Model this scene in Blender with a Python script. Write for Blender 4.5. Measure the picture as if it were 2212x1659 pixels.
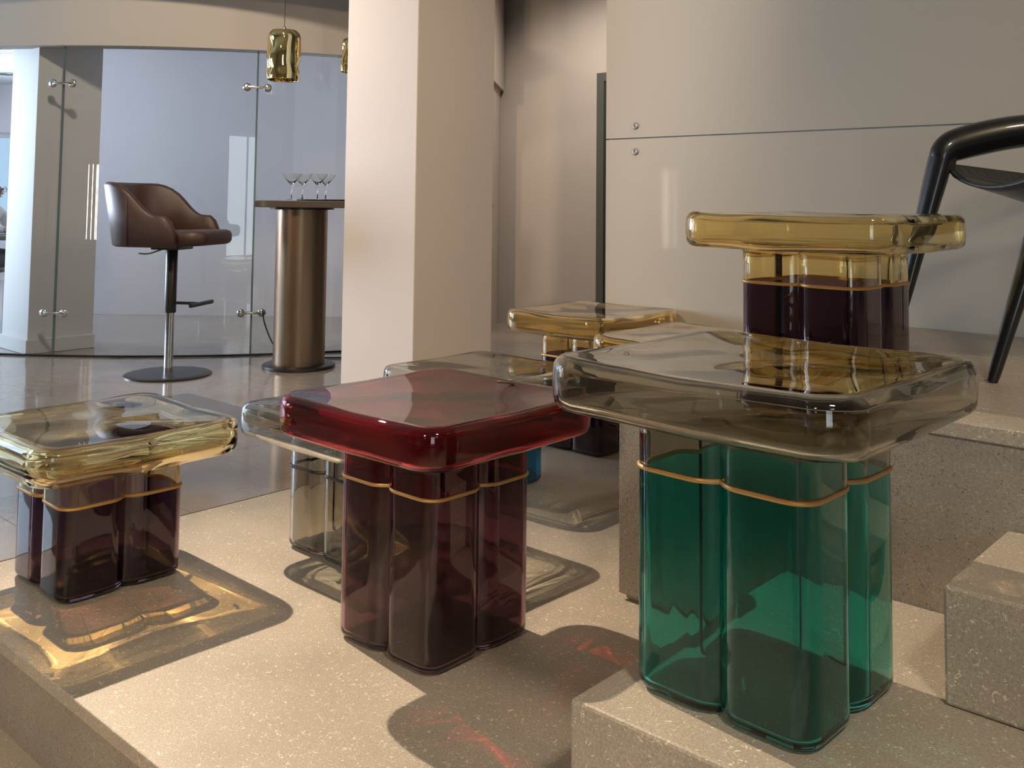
import bpy, bmesh, math, random
from mathutils import Vector, Matrix

# ------------------------------------------------------------------ scene, camera, light
scene = bpy.context.scene
for o in list(bpy.data.objects):
    bpy.data.objects.remove(o, do_unlink=True)
C = scene.collection
random.seed(7)
PI = math.pi
EYE = 1.05
F_PX, PP_Y, PITCH, ROLL = 2090.0, 303.8, 0.0628, 0.0109

cam_data = bpy.data.cameras.new('camera')
cam = bpy.data.objects.new('camera', cam_data)
C.objects.link(cam)
cp, sp, cr, sr = math.cos(PITCH), math.sin(PITCH), math.cos(ROLL), math.sin(ROLL)
right0, up0, fwd = Vector((1, 0, 0)), Vector((0, -sp, cp)), Vector((0, cp, sp))
rgt = right0 * cr + up0 * sr
upv = up0 * cr - right0 * sr
m = Matrix((rgt, upv, -fwd)).transposed().to_4x4()
m.translation = Vector((0, 0, EYE))
cam.matrix_world = m
cam_data.sensor_width = 36.0
cam_data.lens = 36.0 * F_PX / 2212.0
cam_data.shift_y = -(829.5 - PP_Y) / 2212.0
cam_data.clip_start = 0.05
cam_data.clip_end = 500
scene.camera = cam

scene.view_settings.view_transform = 'Standard'
scene.view_settings.look = 'None'
scene.view_settings.exposure = 0.0
scene.view_settings.gamma = 1.0
scene.view_settings.use_curve_mapping = False

cy = scene.cycles
cy.use_denoising = True
cy.use_adaptive_sampling = True
cy.adaptive_threshold = 0.04
cy.max_bounces = 18
cy.transmission_bounces = 16
cy.glossy_bounces = 5
cy.diffuse_bounces = 3
cy.transparent_max_bounces = 24
cy.caustics_reflective = False
cy.caustics_refractive = True
cy.sample_clamp_indirect = 6.0
cy.blur_glossy = 0.6

world = bpy.data.worlds.new('world')
scene.world = world
world.use_nodes = True
wn = world.node_tree
bgn = wn.nodes['Background']
bgn.inputs['Color'].default_value = (0.50, 0.72, 1.0, 1)
bgn.inputs['Strength'].default_value = 1.1

def lamp(name, kind, loc, target, energy, color, **kw):
    d = bpy.data.lights.new(name, kind)
    d.energy = energy
    d.color = color
    caustic = kw.pop('caustic', False)
    for k, v in kw.items():
        setattr(d, k, v)
    o = bpy.data.objects.new(name, d)
    C.objects.link(o)
    o.location = loc
    o.rotation_euler = (Vector(target) - Vector(loc)).to_track_quat('-Z', 'Y').to_euler()
    if caustic:
        d.cycles.is_caustics_light = True
    return o

WARM = (1.0, 0.83, 0.64)
# the strong ceiling spotlight that throws the table shadows
lamp('key_spotlight', 'SPOT', (-2.39, 4.65, 3.35), (-0.42, 1.85, 0.0), 1230, (1.0, 0.82, 0.62),
     spot_size=math.radians(48), spot_blend=1.0, shadow_soft_size=0.02, caustic=True)
# further unseen ceiling spots, aimed at the faces they brighten
lamp('column_spotlight', 'SPOT', (-2.6, 1.6, 3.30), (-0.75, 4.9, 1.3), 370, (1.0, 0.73, 0.49),
     spot_size=math.radians(60), spot_blend=0.9, shadow_soft_size=0.10)
lamp('panel_spotlight', 'SPOT', (2.9, 0.6, 3.30), (1.7, 3.7, 1.5), 150, (1.0, 0.78, 0.50),
     spot_size=math.radians(80), spot_blend=1.0, shadow_soft_size=0.15)
lamp('corridor_spotlight', 'SPOT', (0.45, 6.6, 3.3), (0.30, 8.2, 0.5), 235, (1.0, 0.87, 0.75),
     spot_size=math.radians(84), spot_blend=1.0, shadow_soft_size=0.15)
lamp('bar_spotlight', 'SPOT', (-2.0, 4.3, 3.3), (-2.0, 6.2, 1.5), 165, WARM,
     spot_size=math.radians(110), spot_blend=1.0, shadow_soft_size=0.10)
lamp('step_spotlight', 'SPOT', (0.9, -0.6, 3.30), (0.7, 1.7, 0.4), 290, (1.0, 0.87, 0.70),
     spot_size=math.radians(75), spot_blend=1.0, shadow_soft_size=0.25)
lamp('aisle_fill_spot', 'SPOT', (1.35, 2.6, 3.30), (-0.35, 5.1, 1.1), 150, (1.0, 0.88, 0.77),
     spot_size=math.radians(50), spot_blend=1.0, shadow_soft_size=0.15)  # added fill with no lamp behind it, lifts the column's right face
lamp('platform_fill_spot', 'SPOT', (-2.6, -3.2, 3.20), (-0.9, 1.6, -0.1), 620, (1.0, 0.82, 0.60),
     spot_size=math.radians(36), spot_blend=1.0, shadow_soft_size=0.3)  # added unseen fill, set far back and low to brighten the front riser
# daylight entering through the windows
lamp('daylight_left', 'AREA', (-6.35, 5.05, 1.45), (-3.0, 5.2, 1.2), 64, (0.58, 0.82, 1.0),
     shape='RECTANGLE', size=1.7, size_y=2.2)
lamp('daylight_back', 'AREA', (0.2, -4.32, 1.1), (0.2, 3, 1.1), 42, (0.93, 1.0, 0.95),
     shape='RECTANGLE', size=1.6, size_y=2.3)
lamp('daylight_far_room', 'AREA', (-8.3, 9.2, 1.5), (-1.6, 8.7, 1.9), 420, (0.70, 0.81, 1.0),
     shape='RECTANGLE', size=4.0, size_y=1.8, spread=math.radians(70))

# ------------------------------------------------------------------ frame of the stairs
TH = math.radians(47.9)
VX, VY = math.cos(TH), math.sin(TH)       # up the stairs
UX, UY = -math.sin(TH), math.cos(TH)      # along the stairs


def ab(a, b, z=0.0):
    return Vector((a * VX + b * UX, a * VY + b * UY, z))


# ------------------------------------------------------------------ helpers
def link(o, parent=None):
    C.objects.link(o)
    if parent is not None:
        o.parent = parent
    return o


def mesh_obj(name, verts, faces, mat, parent=None, smooth=False, loc=None, rotz=0.0):
    me = bpy.data.meshes.new(name)
    me.from_pydata([tuple(v) for v in verts], [], faces)
    me.validate()
    if smooth:
        me.polygons.foreach_set('use_smooth', [True] * len(me.polygons))
    if mat:
        me.materials.append(mat)
    me.update()
    o = bpy.data.objects.new(name, me)
    if loc is not None:
        o.location = loc
    o.rotation_euler.z = rotz
    return link(o, parent)


def bm_obj(name, bm, mat, parent=None, smooth=False, loc=None, rotz=0.0, angle=None):
    bmesh.ops.recalc_face_normals(bm, faces=bm.faces)
    me = bpy.data.meshes.new(name)
    bm.to_mesh(me)
    bm.free()
    if smooth:
        me.polygons.foreach_set('use_smooth', [True] * len(me.polygons))
        if angle:
            me.set_sharp_from_angle(angle=math.radians(angle))
    if mat:
        me.materials.append(mat)
    o = bpy.data.objects.new(name, me)
    if loc is not None:
        o.location = loc
    o.rotation_euler.z = rotz
    return link(o, parent)


def empty(name, loc=(0, 0, 0), rotz=0.0):
    o = bpy.data.objects.new(name, None)
    o.empty_display_size = 0.1
    o.location = loc
    o.rotation_euler.z = rotz
    return link(o)


def tag(o, label, cat, group=None):
    o['label'] = label
    o['category'] = cat
    if group:
        o['group'] = group
    return o


def struct(o, label=None):
    o['kind'] = 'structure'
    if label:
        o['label'] = label
    return o


def box_bm(x0, x1, y0, y1, z0, z1, bevel=0.0, seg=2, bm=None):
    own = bm is None
    b = bmesh.new()
    bmesh.ops.create_cube(b, size=1.0)
    for v in b.verts:
        v.co = Vector((x0 + (v.co.x + .5) * (x1 - x0), y0 + (v.co.y + .5) * (y1 - y0), z0 + (v.co.z + .5) * (z1 - z0)))
    if bevel:
        bmesh.ops.bevel(b, geom=list(b.edges), offset=bevel, segments=seg, profile=0.5, affect='EDGES')
    if own:
        return b
    me = bpy.data.meshes.new('tmp')
    b.to_mesh(me)
    b.free()
    bm.from_mesh(me)
    bpy.data.meshes.remove(me)
    return bm


def loft(loops, cap0=False, cap1=False, closed_ring=False):
    """verts and faces through loops of equal length"""
    n = len(loops[0])
    verts = [v for l in loops for v in l]
    faces = []
    cnt = len(loops)
    for i in range(cnt if closed_ring else cnt - 1):
        j = (i + 1) % cnt
        for k in range(n):
            k2 = (k + 1) % n
            faces.append((i * n + k, i * n + k2, j * n + k2, j * n + k))
    if cap0:
        faces.append(tuple(range(n - 1, -1, -1)))
    if cap1:
        faces.append(tuple((cnt - 1) * n + k for k in range(n)))
    return verts, faces


def lathe(profile, n=48):
    loops = []
    for r, z in profile:
        loops.append([(r * math.cos(2 * PI * k / n), r * math.sin(2 * PI * k / n), z) for k in range(n)])
    return loops


def tube_bm(pts, radii, n=12, bm=None, flat=None, upref=Vector((0, 0, 1))):
    """swept tube; radii = list of r or (rx, ry)"""
    bm = bm or bmesh.new()
    pts = [Vector(p) for p in pts]
    rings = []
    prev = None
    for i, p in enumerate(pts):
        t = (pts[min(i + 1, len(pts) - 1)] - pts[max(i - 1, 0)]).normalized()
        if prev is None:
            s = t.cross(upref)
            if s.length < 1e-4:
                s = t.cross(Vector((1, 0, 0)))
        else:
            s = prev - t * prev.dot(t)
        s.normalize()
        prev = s
        w = t.cross(s)
        r = radii[i] if isinstance(radii, (list, tuple)) else radii
        rx, ry = r if isinstance(r, (tuple, list)) else (r, r)
        rings.append([bm.verts.new(p + s * (rx * math.cos(2 * PI * k / n)) + w * (ry * math.sin(2 * PI * k / n))) for k in range(n)])
    for a, b in zip(rings, rings[1:]):
        for k in range(n):
            bm.faces.new((a[k], a[(k + 1) % n], b[(k + 1) % n], b[k]))
    bm.faces.new(rings[0][::-1])
    bm.faces.new(rings[-1])
    return bm


def smooth_path(pts, n=8):
    """Catmull-Rom through the points"""
    P = [Vector(p) for p in pts]
    P = [P[0] * 2 - P[1]] + P + [P[-1] * 2 - P[-2]]
    out = []
    for i in range(1, len(P) - 2):
        for k in range(n):
            t = k / n
            a, b, c, d = P[i - 1], P[i], P[i + 1], P[i + 2]
            out.append(0.5 * ((2 * b) + (c - a) * t + (2 * a - 5 * b + 4 * c - d) * t * t + (3 * b - a - 3 * c + d) * t ** 3))
    out.append(P[-2])
    return out


# ------------------------------------------------------------------ materials
def new_mat(name):
    mt = bpy.data.materials.new(name)
    mt.use_nodes = True
    nt = mt.node_tree
    return mt, nt, nt.nodes['Principled BSDF']


def pmat(name, col, rough=0.5, metal=0.0, coat=0.0, spec=None, noise=0.0, nscale=6.0, bump=0.0, bscale=60.0, sheen=0.0):
    mt, nt, p = new_mat(name)
    p.inputs['Base Color'].default_value = (*col, 1)
    p.inputs['Roughness'].default_value = rough
    p.inputs['Metallic'].default_value = metal
    p.inputs['Coat Weight'].default_value = coat
    p.inputs['Coat Roughness'].default_value = 0.05
    if spec is not None:
        p.inputs['Specular IOR Level'].default_value = spec
    if sheen:
        p.inputs['Sheen Weight'].default_value = sheen
    if noise or bump:
        tc = nt.nodes.new('ShaderNodeTexCoord')
        if noise:
            nz = nt.nodes.new('ShaderNodeTexNoise')
            nz.inputs['Scale'].default_value = nscale
            nz.inputs['Detail'].default_value = 5
            nt.links.new(tc.outputs['Object'], nz.inputs['Vector'])
            mx = nt.nodes.new('ShaderNodeMix')
            mx.data_type = 'RGBA'
            mx.inputs[6].default_value = (*[c * (1 - noise) for c in col], 1)
            mx.inputs[7].default_value = (*[min(1, c * (1 + noise)) for c in col], 1)
            nt.links.new(nz.outputs['Fac'], mx.inputs[0])
            nt.links.new(mx.outputs[2], p.inputs['Base Color'])
        if bump:
            nb = nt.nodes.new('ShaderNodeTexNoise')
            nb.inputs['Scale'].default_value = bscale
            nb.inputs['Detail'].default_value = 4
            nt.links.new(tc.outputs['Object'], nb.inputs['Vector'])
            bp = nt.nodes.new('ShaderNodeBump')
            bp.inputs['Strength'].default_value = bump
            bp.inputs['Distance'].default_value = 0.004
            nt.links.new(nb.outputs['Fac'], bp.inputs['Height'])
            nt.links.new(bp.outputs['Normal'], p.inputs['Normal'])
    return mt


def stone_mat(name, col, rough, specks=0.5, dots=0.35, warp=1.0, veins=0.0, bump=0.25):
    """fossil limestone: soft clouds, pale shell flecks, fine dark pits"""
    mt, nt, p = new_mat(name)
    N, L = nt.nodes, nt.links
    geo = N.new('ShaderNodeNewGeometry')

    def noise(scale, detail=4, rough_=0.55, dist=0.0):
        n = N.new('ShaderNodeTexNoise')
        n.inputs['Scale'].default_value = scale
        n.inputs['Detail'].default_value = detail
        n.inputs['Roughness'].default_value = rough_
        n.inputs['Distortion'].default_value = dist
        L.new(geo.outputs['Position'], n.inputs['Vector'])
        return n

    def ramp(src, lo, hi, inv=False):
        r = N.new('ShaderNodeMapRange')
        r.inputs['From Min'].default_value = lo
        r.inputs['From Max'].default_value = hi
        if inv:
            r.inputs['To Min'].default_value = 1
            r.inputs['To Max'].default_value = 0
        L.new(src, r.inputs['Value'])
        return r.outputs['Result']

    def mix(fac, a, b):
        mx = N.new('ShaderNodeMix')
        mx.data_type = 'RGBA'
        if isinstance(fac, float):
            mx.inputs[0].default_value = fac
        else:
            L.new(fac, mx.inputs[0])
        for s, v in ((6, a), (7, b)):
            if isinstance(v, tuple):
                mx.inputs[s].default_value = (*v, 1)
            else:
                L.new(v, mx.inputs[s])
        return mx.outputs[2]

    def mul(a, k):
        q = N.new('ShaderNodeMath')
        q.operation = 'MULTIPLY'
        L.new(a, q.inputs[0])
        if isinstance(k, float):
            q.inputs[1].default_value = k
        else:
            L.new(k, q.inputs[1])
        return q.outputs[0]

    dark = tuple(c * 0.80 for c in col)
    lite = tuple(min(1, c * 1.14) for c in col)
    c0 = mix(ramp(noise(3.2, 6).outputs['Fac'], 0.3, 0.7), dark, lite)
    fine = noise(210, 3, 0.7)
    c1 = mix(mul(ramp(fine.outputs['Fac'], 0.38, 0.62), 0.75), c0, tuple(c * 0.66 for c in col))
    # pale flecks: thin curved shells from distorted noise
    fl = noise(78, 2, 0.5, 2.4 * warp)
    band = ramp(fl.outputs['Fac'], 0.60, 0.63)
    mask = ramp(noise(75, 2).outputs['Fac'], 0.50, 0.58)
    c2 = mix(mul(mul(band, mask), specks), c1, tuple(min(1, c * 1.9) for c in col))
    vo = N.new('ShaderNodeTexVoronoi')
    vo.inputs['Scale'].default_value = 135
    L.new(geo.outputs['Position'], vo.inputs['Vector'])
    d1 = ramp(vo.outputs['Distance'], 0.10, 0.19, True)
    sel = ramp(noise(45, 1).outputs['Fac'], 0.47, 0.54)
    c3 = mix(mul(mul(d1, sel), specks), c2, tuple(min(1, c * 1.75) for c in col))
    vd = N.new('ShaderNodeTexVoronoi')
    vd.inputs['Scale'].default_value = 150
    L.new(geo.outputs['Position'], vd.inputs['Vector'])
    d2 = ramp(vd.outputs['Distance'], 0.16, 0.30, True)
    sel2 = ramp(noise(60, 1).outputs['Fac'], 0.50, 0.58)
    c4 = mix(mul(mul(d2, sel2), dots), c3, tuple(c * 0.25 for c in col))
    if veins:
        vn = noise(9, 8, 0.68, 0.6)
        b1 = ramp(vn.outputs['Fac'], 0.47, 0.50)
        b2 = ramp(vn.outputs['Fac'], 0.50, 0.53, True)
        vm = ramp(noise(1.6, 3).outputs['Fac'], 0.50, 0.66)
        c4 = mix(mul(mul(mul(b1, b2), vm), veins), c4, tuple(c * 0.35 for c in col))
    L.new(c4, p.inputs['Base Color'])
    p.inputs['Roughness'].default_value = rough
    if bump:
        bp = N.new('ShaderNodeBump')
        bp.inputs['Strength'].default_value = bump
        bp.inputs['Distance'].default_value = 0.002
        L.new(fine.outputs['Fac'], bp.inputs['Height'])
        L.new(bp.outputs['Normal'], p.inputs['Normal'])
    return mt


def glass_mat(name, tint, rough=0.0, ior=1.54, wob=0.0):
    """clear coloured glass; tint is the colour after a whole hollow vessel (two walls)"""
    mt, nt, p = new_mat(name)
    p.inputs['Base Color'].default_value = (*[c ** 0.5 for c in tint], 1)
    p.inputs['Roughness'].default_value = rough
    p.inputs['IOR'].default_value = ior
    p.inputs['Transmission Weight'].default_value = 1.0
    if wob:
        tc = nt.nodes.new('ShaderNodeTexCoord')
        nz = nt.nodes.new('ShaderNodeTexNoise')
        nz.inputs['Scale'].default_value = 9
        nz.inputs['Detail'].default_value = 1
        nt.links.new(tc.outputs['Object'], nz.inputs['Vector'])
        bp = nt.nodes.new('ShaderNodeBump')
        bp.inputs['Strength'].default_value = wob
        bp.inputs['Distance'].default_value = 0.01
        nt.links.new(nz.outputs['Fac'], bp.inputs['Height'])
        nt.links.new(bp.outputs['Normal'], p.inputs['Normal'])
    return mt


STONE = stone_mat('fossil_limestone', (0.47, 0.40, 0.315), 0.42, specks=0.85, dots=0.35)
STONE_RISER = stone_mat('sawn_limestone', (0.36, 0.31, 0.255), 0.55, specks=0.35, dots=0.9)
STONE_PALE = stone_mat('pale_limestone', (0.52, 0.41, 0.29), 0.55, specks=0.3, dots=0.2)
TILE = stone_mat('polished_limestone', (0.33, 0.285, 0.245), 0.11, specks=0.10, dots=0.15, veins=0.75, bump=0.0)
GROUT = pmat('dark_grout', (0.10, 0.085, 0.07), 0.9)
TILE_SHADE = stone_mat('shaded_polished_limestone', (0.17, 0.15, 0.14), 0.12, specks=0.05, dots=0.1, bump=0.0)  # darkened copy of the tile stone, used only for the shade strip
PLASTER = pmat('warm_plaster', (0.62, 0.54, 0.465), 0.75, noise=0.04, nscale=2.5, bump=0.05)
PLASTER_TAUPE = pmat('taupe_plaster', (0.48, 0.43, 0.385), 0.75, noise=0.05, nscale=2.0, bump=0.05)
PLASTER_COLUMN = pmat('column_plaster', (0.63, 0.54, 0.46), 0.7, noise=0.03, nscale=3.0, bump=0.06)
PLASTER_WHITE = pmat('white_plaster', (0.66, 0.65, 0.66), 0.7, noise=0.03, nscale=2.0)
LAVENDER = pmat('lavender_plaster', (0.62, 0.585, 0.60), 0.8, noise=0.03, nscale=1.5)
CEIL = pmat('ceiling_paint', (0.66, 0.62, 0.58), 0.9)
PANEL_GLASS = pmat('frosted_panel', (0.54, 0.475, 0.385), 0.45, noise=0.02, nscale=1.2, coat=0.15)
DOOR_GREEN = pmat('dark_green_metal', (0.012, 0.030, 0.028), 0.3, coat=0.4)
DOOR_GREY = pmat('grey_green_frame', (0.09, 0.095, 0.085), 0.45)
STEEL = pmat('brushed_steel', (0.62, 0.60, 0.57), 0.25, metal=1.0)
BOLT = pmat('satin_bolt', (0.33, 0.31, 0.29), 0.45, metal=0.7)
CHROME = pmat('chrome', (0.62, 0.63, 0.65), 0.10, metal=1.0)
BLACK_METAL = pmat('dark_bronze_metal', (0.035, 0.03, 0.028), 0.35, metal=0.6)
BRONZE = pmat('brushed_bronze', (0.27, 0.185, 0.12), 0.36, metal=1.0)
LEATHER = pmat('brown_leather', (0.05, 0.024, 0.018), 0.45, bump=0.2, bscale=160, noise=0.08)
SEAM = pmat('seam_thread', (0.05, 0.026, 0.02), 0.7)
COUNTER = pmat('bronze_counter', (0.13, 0.105, 0.085), 0.3, metal=0.5)
RUBBER = pmat('black_rubber', (0.012, 0.012, 0.012), 0.6)
GOLD_RING = pmat('amber_gold_ring', (0.62, 0.36, 0.12), 0.38, metal=0.35)
BRONZE_RING = pmat('bronze_ring', (0.06, 0.042, 0.03), 0.4, metal=0.5)
CARBON = pmat('black_carbon', (0.005, 0.006, 0.008), 0.35, coat=0.5)
CARBON_SEAT = pmat('black_sling', (0.035, 0.035, 0.036), 0.35, coat=0.3)

AMBER = glass_mat('amber_glass', (1.0, 0.74, 0.29))
PALE_AMBER = glass_mat('pale_amber_glass', (1.0, 0.75, 0.34))
SMOKE = glass_mat('smoke_glass', (0.42, 0.385, 0.30))
SMOKE_PALE = glass_mat('pale_smoke_glass', (0.62, 0.62, 0.55))
RED = glass_mat('ruby_glass', (0.22, 0.003, 0.008))
PLUM = glass_mat('plum_glass', (0.115, 0.040, 0.064))
DARK_PLUM = glass_mat('dark_plum_glass', (0.038, 0.013, 0.024))
TEAL = glass_mat('teal_glass', (0.004, 0.37, 0.33))
BLUE = glass_mat('blue_glass', (0.01, 0.20, 0.42))
CLEAR = glass_mat('clear_glass', (0.97, 0.98, 0.97), ior=1.45)


def pane_mat(name, tint, ior=1.5):
    """thin flat pane: Fresnel reflection over tinted straight-through transmission"""
    mt = bpy.data.materials.new(name)
    mt.use_nodes = True
    nt = mt.node_tree
    nt.nodes.clear()
    out = nt.nodes.new('ShaderNodeOutputMaterial')
    mx = nt.nodes.new('ShaderNodeMixShader')
    fr = nt.nodes.new('ShaderNodeFresnel')
    # same reflectance on either side of a pane
    geo = nt.nodes.new('ShaderNodeNewGeometry')
    mr = nt.nodes.new('ShaderNodeMapRange')
    mr.inputs['To Min'].default_value = ior
    mr.inputs['To Max'].default_value = 1.0 / ior
    nt.links.new(geo.outputs['Backfacing'], mr.inputs['Value'])
    nt.links.new(mr.outputs['Result'], fr.inputs['IOR'])
    tr = nt.nodes.new('ShaderNodeBsdfTransparent')
    tr.inputs['Color'].default_value = (*tint, 1)
    gl = nt.nodes.new('ShaderNodeBsdfGlossy')
    gl.inputs['Roughness'].default_value = 0.0
    nt.links.new(fr.outputs[0], mx.inputs[0])
    nt.links.new(tr.outputs[0], mx.inputs[1])
    nt.links.new(gl.outputs[0], mx.inputs[2])
    nt.links.new(mx.outputs[0], out.inputs[0])
    return mt


PANE = pane_mat('partition_glass', (0.95, 0.96, 0.955), ior=1.5)
PANE_EDGE = pmat('glass_edge', (0.10, 0.14, 0.13), 0.2, coat=0.5)


def emit_mat(name, col, strength):
    mt, nt, p = new_mat(name)
    p.inputs['Base Color'].default_value = (0.8, 0.8, 0.8, 1)
    p.inputs['Emission Color'].default_value = (*col, 1)
    p.inputs['Emission Strength'].default_value = strength
    return mt


LED = emit_mat('led_tube', (1.0, 0.86, 0.68), 26.0)
BULB = emit_mat('warm_bulb', (1.0, 0.80, 0.52), 14.0)


# ------------------------------------------------------------------ room shell
def quad_wall(name, p0, p1, z0, z1, t, mat, label=None, inward=1):
    """upright wall slab from p0 to p1, thickness t to the left of its direction"""
    p0, p1 = Vector((p0[0], p0[1], 0)), Vector((p1[0], p1[1], 0))
    d = (p1 - p0)
    n = Vector((-d.y, d.x, 0)).normalized() * t
    v = [p0, p1, p1 + n, p0 + n]
    verts = [(q.x, q.y, z0) for q in v] + [(q.x, q.y, z1) for q in v]
    faces = [(3, 2, 1, 0), (4, 5, 6, 7), (0, 1, 5, 4), (1, 2, 6, 5), (2, 3, 7, 6), (3, 0, 4, 7)]
    return struct(mesh_obj(name, verts, faces, mat), label)


def slab_ab(name, a0, a1, b0, b1, z0, z1, mat, parent=None, bevel=0.004):
    bm = box_bm(a0, a1, b0, b1, z0, z1, bevel, 2)
    return bm_obj(name, bm, mat, parent, rotz=0.0 if parent is not None else TH)   # a child shares its parent's turn


# substrate of the floor, with the stair stone and every tile that shows as its pieces
floor = struct(slab_ab('floor', 0.98, 14.0, -6.0, 14.0, -0.30, -0.032, GROUT, None, 0.0), 'limestone floor of the showroom')
slab_ab('stone_slab', 0.948, 3.70, 0.30, 2.997, -0.030, 0.0, STONE, floor, 0.003)
slab_ab('stone_slab', 0.948, 3.70, -4.0, 0.297, -0.030, 0.0, STONE, floor, 0.003)
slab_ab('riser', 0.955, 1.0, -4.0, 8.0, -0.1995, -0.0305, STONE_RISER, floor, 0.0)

TA, TB, A0, B0 = 0.45, 0.612, 1.742, 3.0
tile_bm = box_bm(0.0009, TA - 0.0009, 0.0009, TB - 0.0009, -0.03, 0.0)
tile0 = bm_obj('tile', tile_bm, TILE, floor)
first = True
for i in range(-2, 26):
    for j in range(0, 17):
        a, b = A0 + i * TA, B0 + j * TB
        c = ab(a + TA / 2, b + TB / 2)
        if c.y < 2.5 or c.y > 12.4 or c.x < -0.60 * c.y - 0.7 or c.x > 0.30 * c.y + 0.4:
            continue
        if first:
            o, first = tile0, False
        else:
            o = tile0.copy()
            link(o, floor)
        o.location = (a, b, 0)

slab_ab('shade_strip', 2.52, 2.77, 3.30, 4.83, 0.0, 0.0006, TILE_SHADE, floor, 0.0)  # thin dark strip over the tiles, standing in for a band of shade

# stairs
step = struct(slab_ab('stone_step', 0.54, 0.978, -4.0, 8.0, -0.60, -0.20, STONE_PALE, None, 0.006), 'lower limestone step below the display platform')
struct(slab_ab('stone_step', -6.0, 0.54, -6.0, 9.0, -0.60, -0.40, STONE_PALE, None, 0.0), 'limestone floor at the foot of the stairs')
s1 = struct(slab_ab('stone_step', 1.349, 2.158, -4.0, 1.07, 0.001, 0.2, STONE, None, 0.006), 'stone step carrying the teal glass table')
s2 = struct(slab_ab('stone_step', 1.77, 2.158, -4.0, 0.59, 0.201, 0.4, STONE, None, 0.006), 'upper stone step block beside the teal glass table')
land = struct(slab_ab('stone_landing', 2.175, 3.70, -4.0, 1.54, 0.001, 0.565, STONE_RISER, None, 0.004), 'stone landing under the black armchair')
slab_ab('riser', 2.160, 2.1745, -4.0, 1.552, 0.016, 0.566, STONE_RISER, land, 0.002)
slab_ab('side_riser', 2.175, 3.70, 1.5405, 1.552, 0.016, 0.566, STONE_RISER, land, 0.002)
for a0, a1 in ((2.155, 2.335), (2.337, 2.885), (2.887, 3.115), (3.117, 3.70)):
    slab_ab('paver', a0, a1, -4.0, 1.556, 0.5665, 0.60, STONE, land, 0.003)

# ceilings and walls that close the room
struct(mesh_obj('ceiling', [(-6.6, -4.2, 3.4), (6.2, -4.2, 3.4), (6.2, 12.4, 3.4), (-6.6, 12.4, 3.4), (-6.6, -4.2, 3.5), (6.2, -4.2, 3.5), (6.2, 12.4, 3.5), (-6.6, 12.4, 3.5)],
                [(0, 1, 2, 3), (7, 6, 5, 4), (0, 4, 5, 1), (1, 5, 6, 2), (2, 6, 7, 3), (3, 7, 4, 0)], CEIL), 'plain showroom ceiling')


def wall_with_hole(name, axis, pos, lo, hi, z0, z1, holes, t, mat, label):
    """axis 'x': wall in the plane x=pos along y; axis 'y': plane y=pos along x; holes = (lo, hi, z0, z1)"""
    bm = bmesh.new()

    def add(l, h, za, zb):
        if h - l < 1e-4 or zb - za < 1e-4:
            return
        if axis == 'x':
            box_bm(pos, pos + t, l, h, za, zb, bm=bm)
        else:
            box_bm(l, h, pos, pos + t, za, zb, bm=bm)
    cur = lo
    for (l, h, za, zb) in holes:
        add(cur, l, z0, z1)
        add(l, h, z0, za)
        add(l, h, zb, z1)
        cur = h
    add(cur, hi, z0, z1)
    return struct(bm_obj(name, bm, mat), label)


wall_with_hole('wall_left', 'x', -6.6, -4.2, 6.4, -0.6, 3.4, [(4.15, 5.95, 0.3, 2.55)], 0.2, PLASTER, 'left showroom wall with a wide window')
wall_with_hole('wall_behind', 'y', -4.2, -6.6, 6.2, -0.6, 3.4, [(-0.5, 0.9, 0.0, 2.2)], 0.2, PLASTER, 'rear showroom wall with a tall window')
wall_with_hole('wall_right', 'x', 6.0, -4.2, 12.4, -0.6, 3.4, [], 0.2, PLASTER, 'right showroom wall')


def window(name, axis, pos, lo, hi, z0, z1, mull, label):
    bm = bmesh.new()

    def add(l, h, za, zb, d=0.035):
        if axis == 'x':
            box_bm(pos - d, pos + d, l, h, za, zb, bm=bm)
        else:
            box_bm(l, h, pos - d, pos + d, za, zb, bm=bm)
    w = 0.06
    add(lo, hi, z0, z0 + w)
    add(lo, hi, z1 - w, z1)
    add(lo, lo + w, z0 + w, z1 - w)
    add(hi - w, hi, z0 + w, z1 - w)
    for q in mull:
        add(q - w / 2, q + w / 2, z0 + w, z1 - w)
    fr = struct(bm_obj(name, bm, PLASTER_WHITE), label)
    edges = [lo] + list(mull) + [hi]
    for l, h in zip(edges, edges[1:]):
        if axis == 'x':
            vs = box_bm(pos - .003, pos + .003, l + .04, h - .04, z0 + .04, z1 - .04)
        else:
            vs = box_bm(l + .04, h - .04, pos - .003, pos + .003, z0 + .04, z1 - .04)
        bm_obj('pane', vs, CLEARPANE, fr)
    return fr


CLEARPANE = pane_mat('window_glass', (0.97, 0.98, 0.98), ior=1.45)
window('window_1', 'x', -6.5, 4.15, 5.95, 0.3, 2.55, (5.05,), 'wide daylight window in the left wall')
window('window_2', 'y', -4.1, -0.5, 0.9, 0.0, 2.2, (0.5,), 'tall window behind the viewer')

# square plaster column
col_c = Vector((-0.485, 4.90, 0))     # its front corner
ca, cb = col_c.x * VX + col_c.y * VY, col_c.x * UX + col_c.y * UY
SC = 0.572
struct(slab_ab('wall_column', ca, ca + SC, cb, cb + SC, 0.0005, 3.399, PLASTER_COLUMN, None, 0.004), 'square plaster column behind the ruby glass table')

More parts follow.
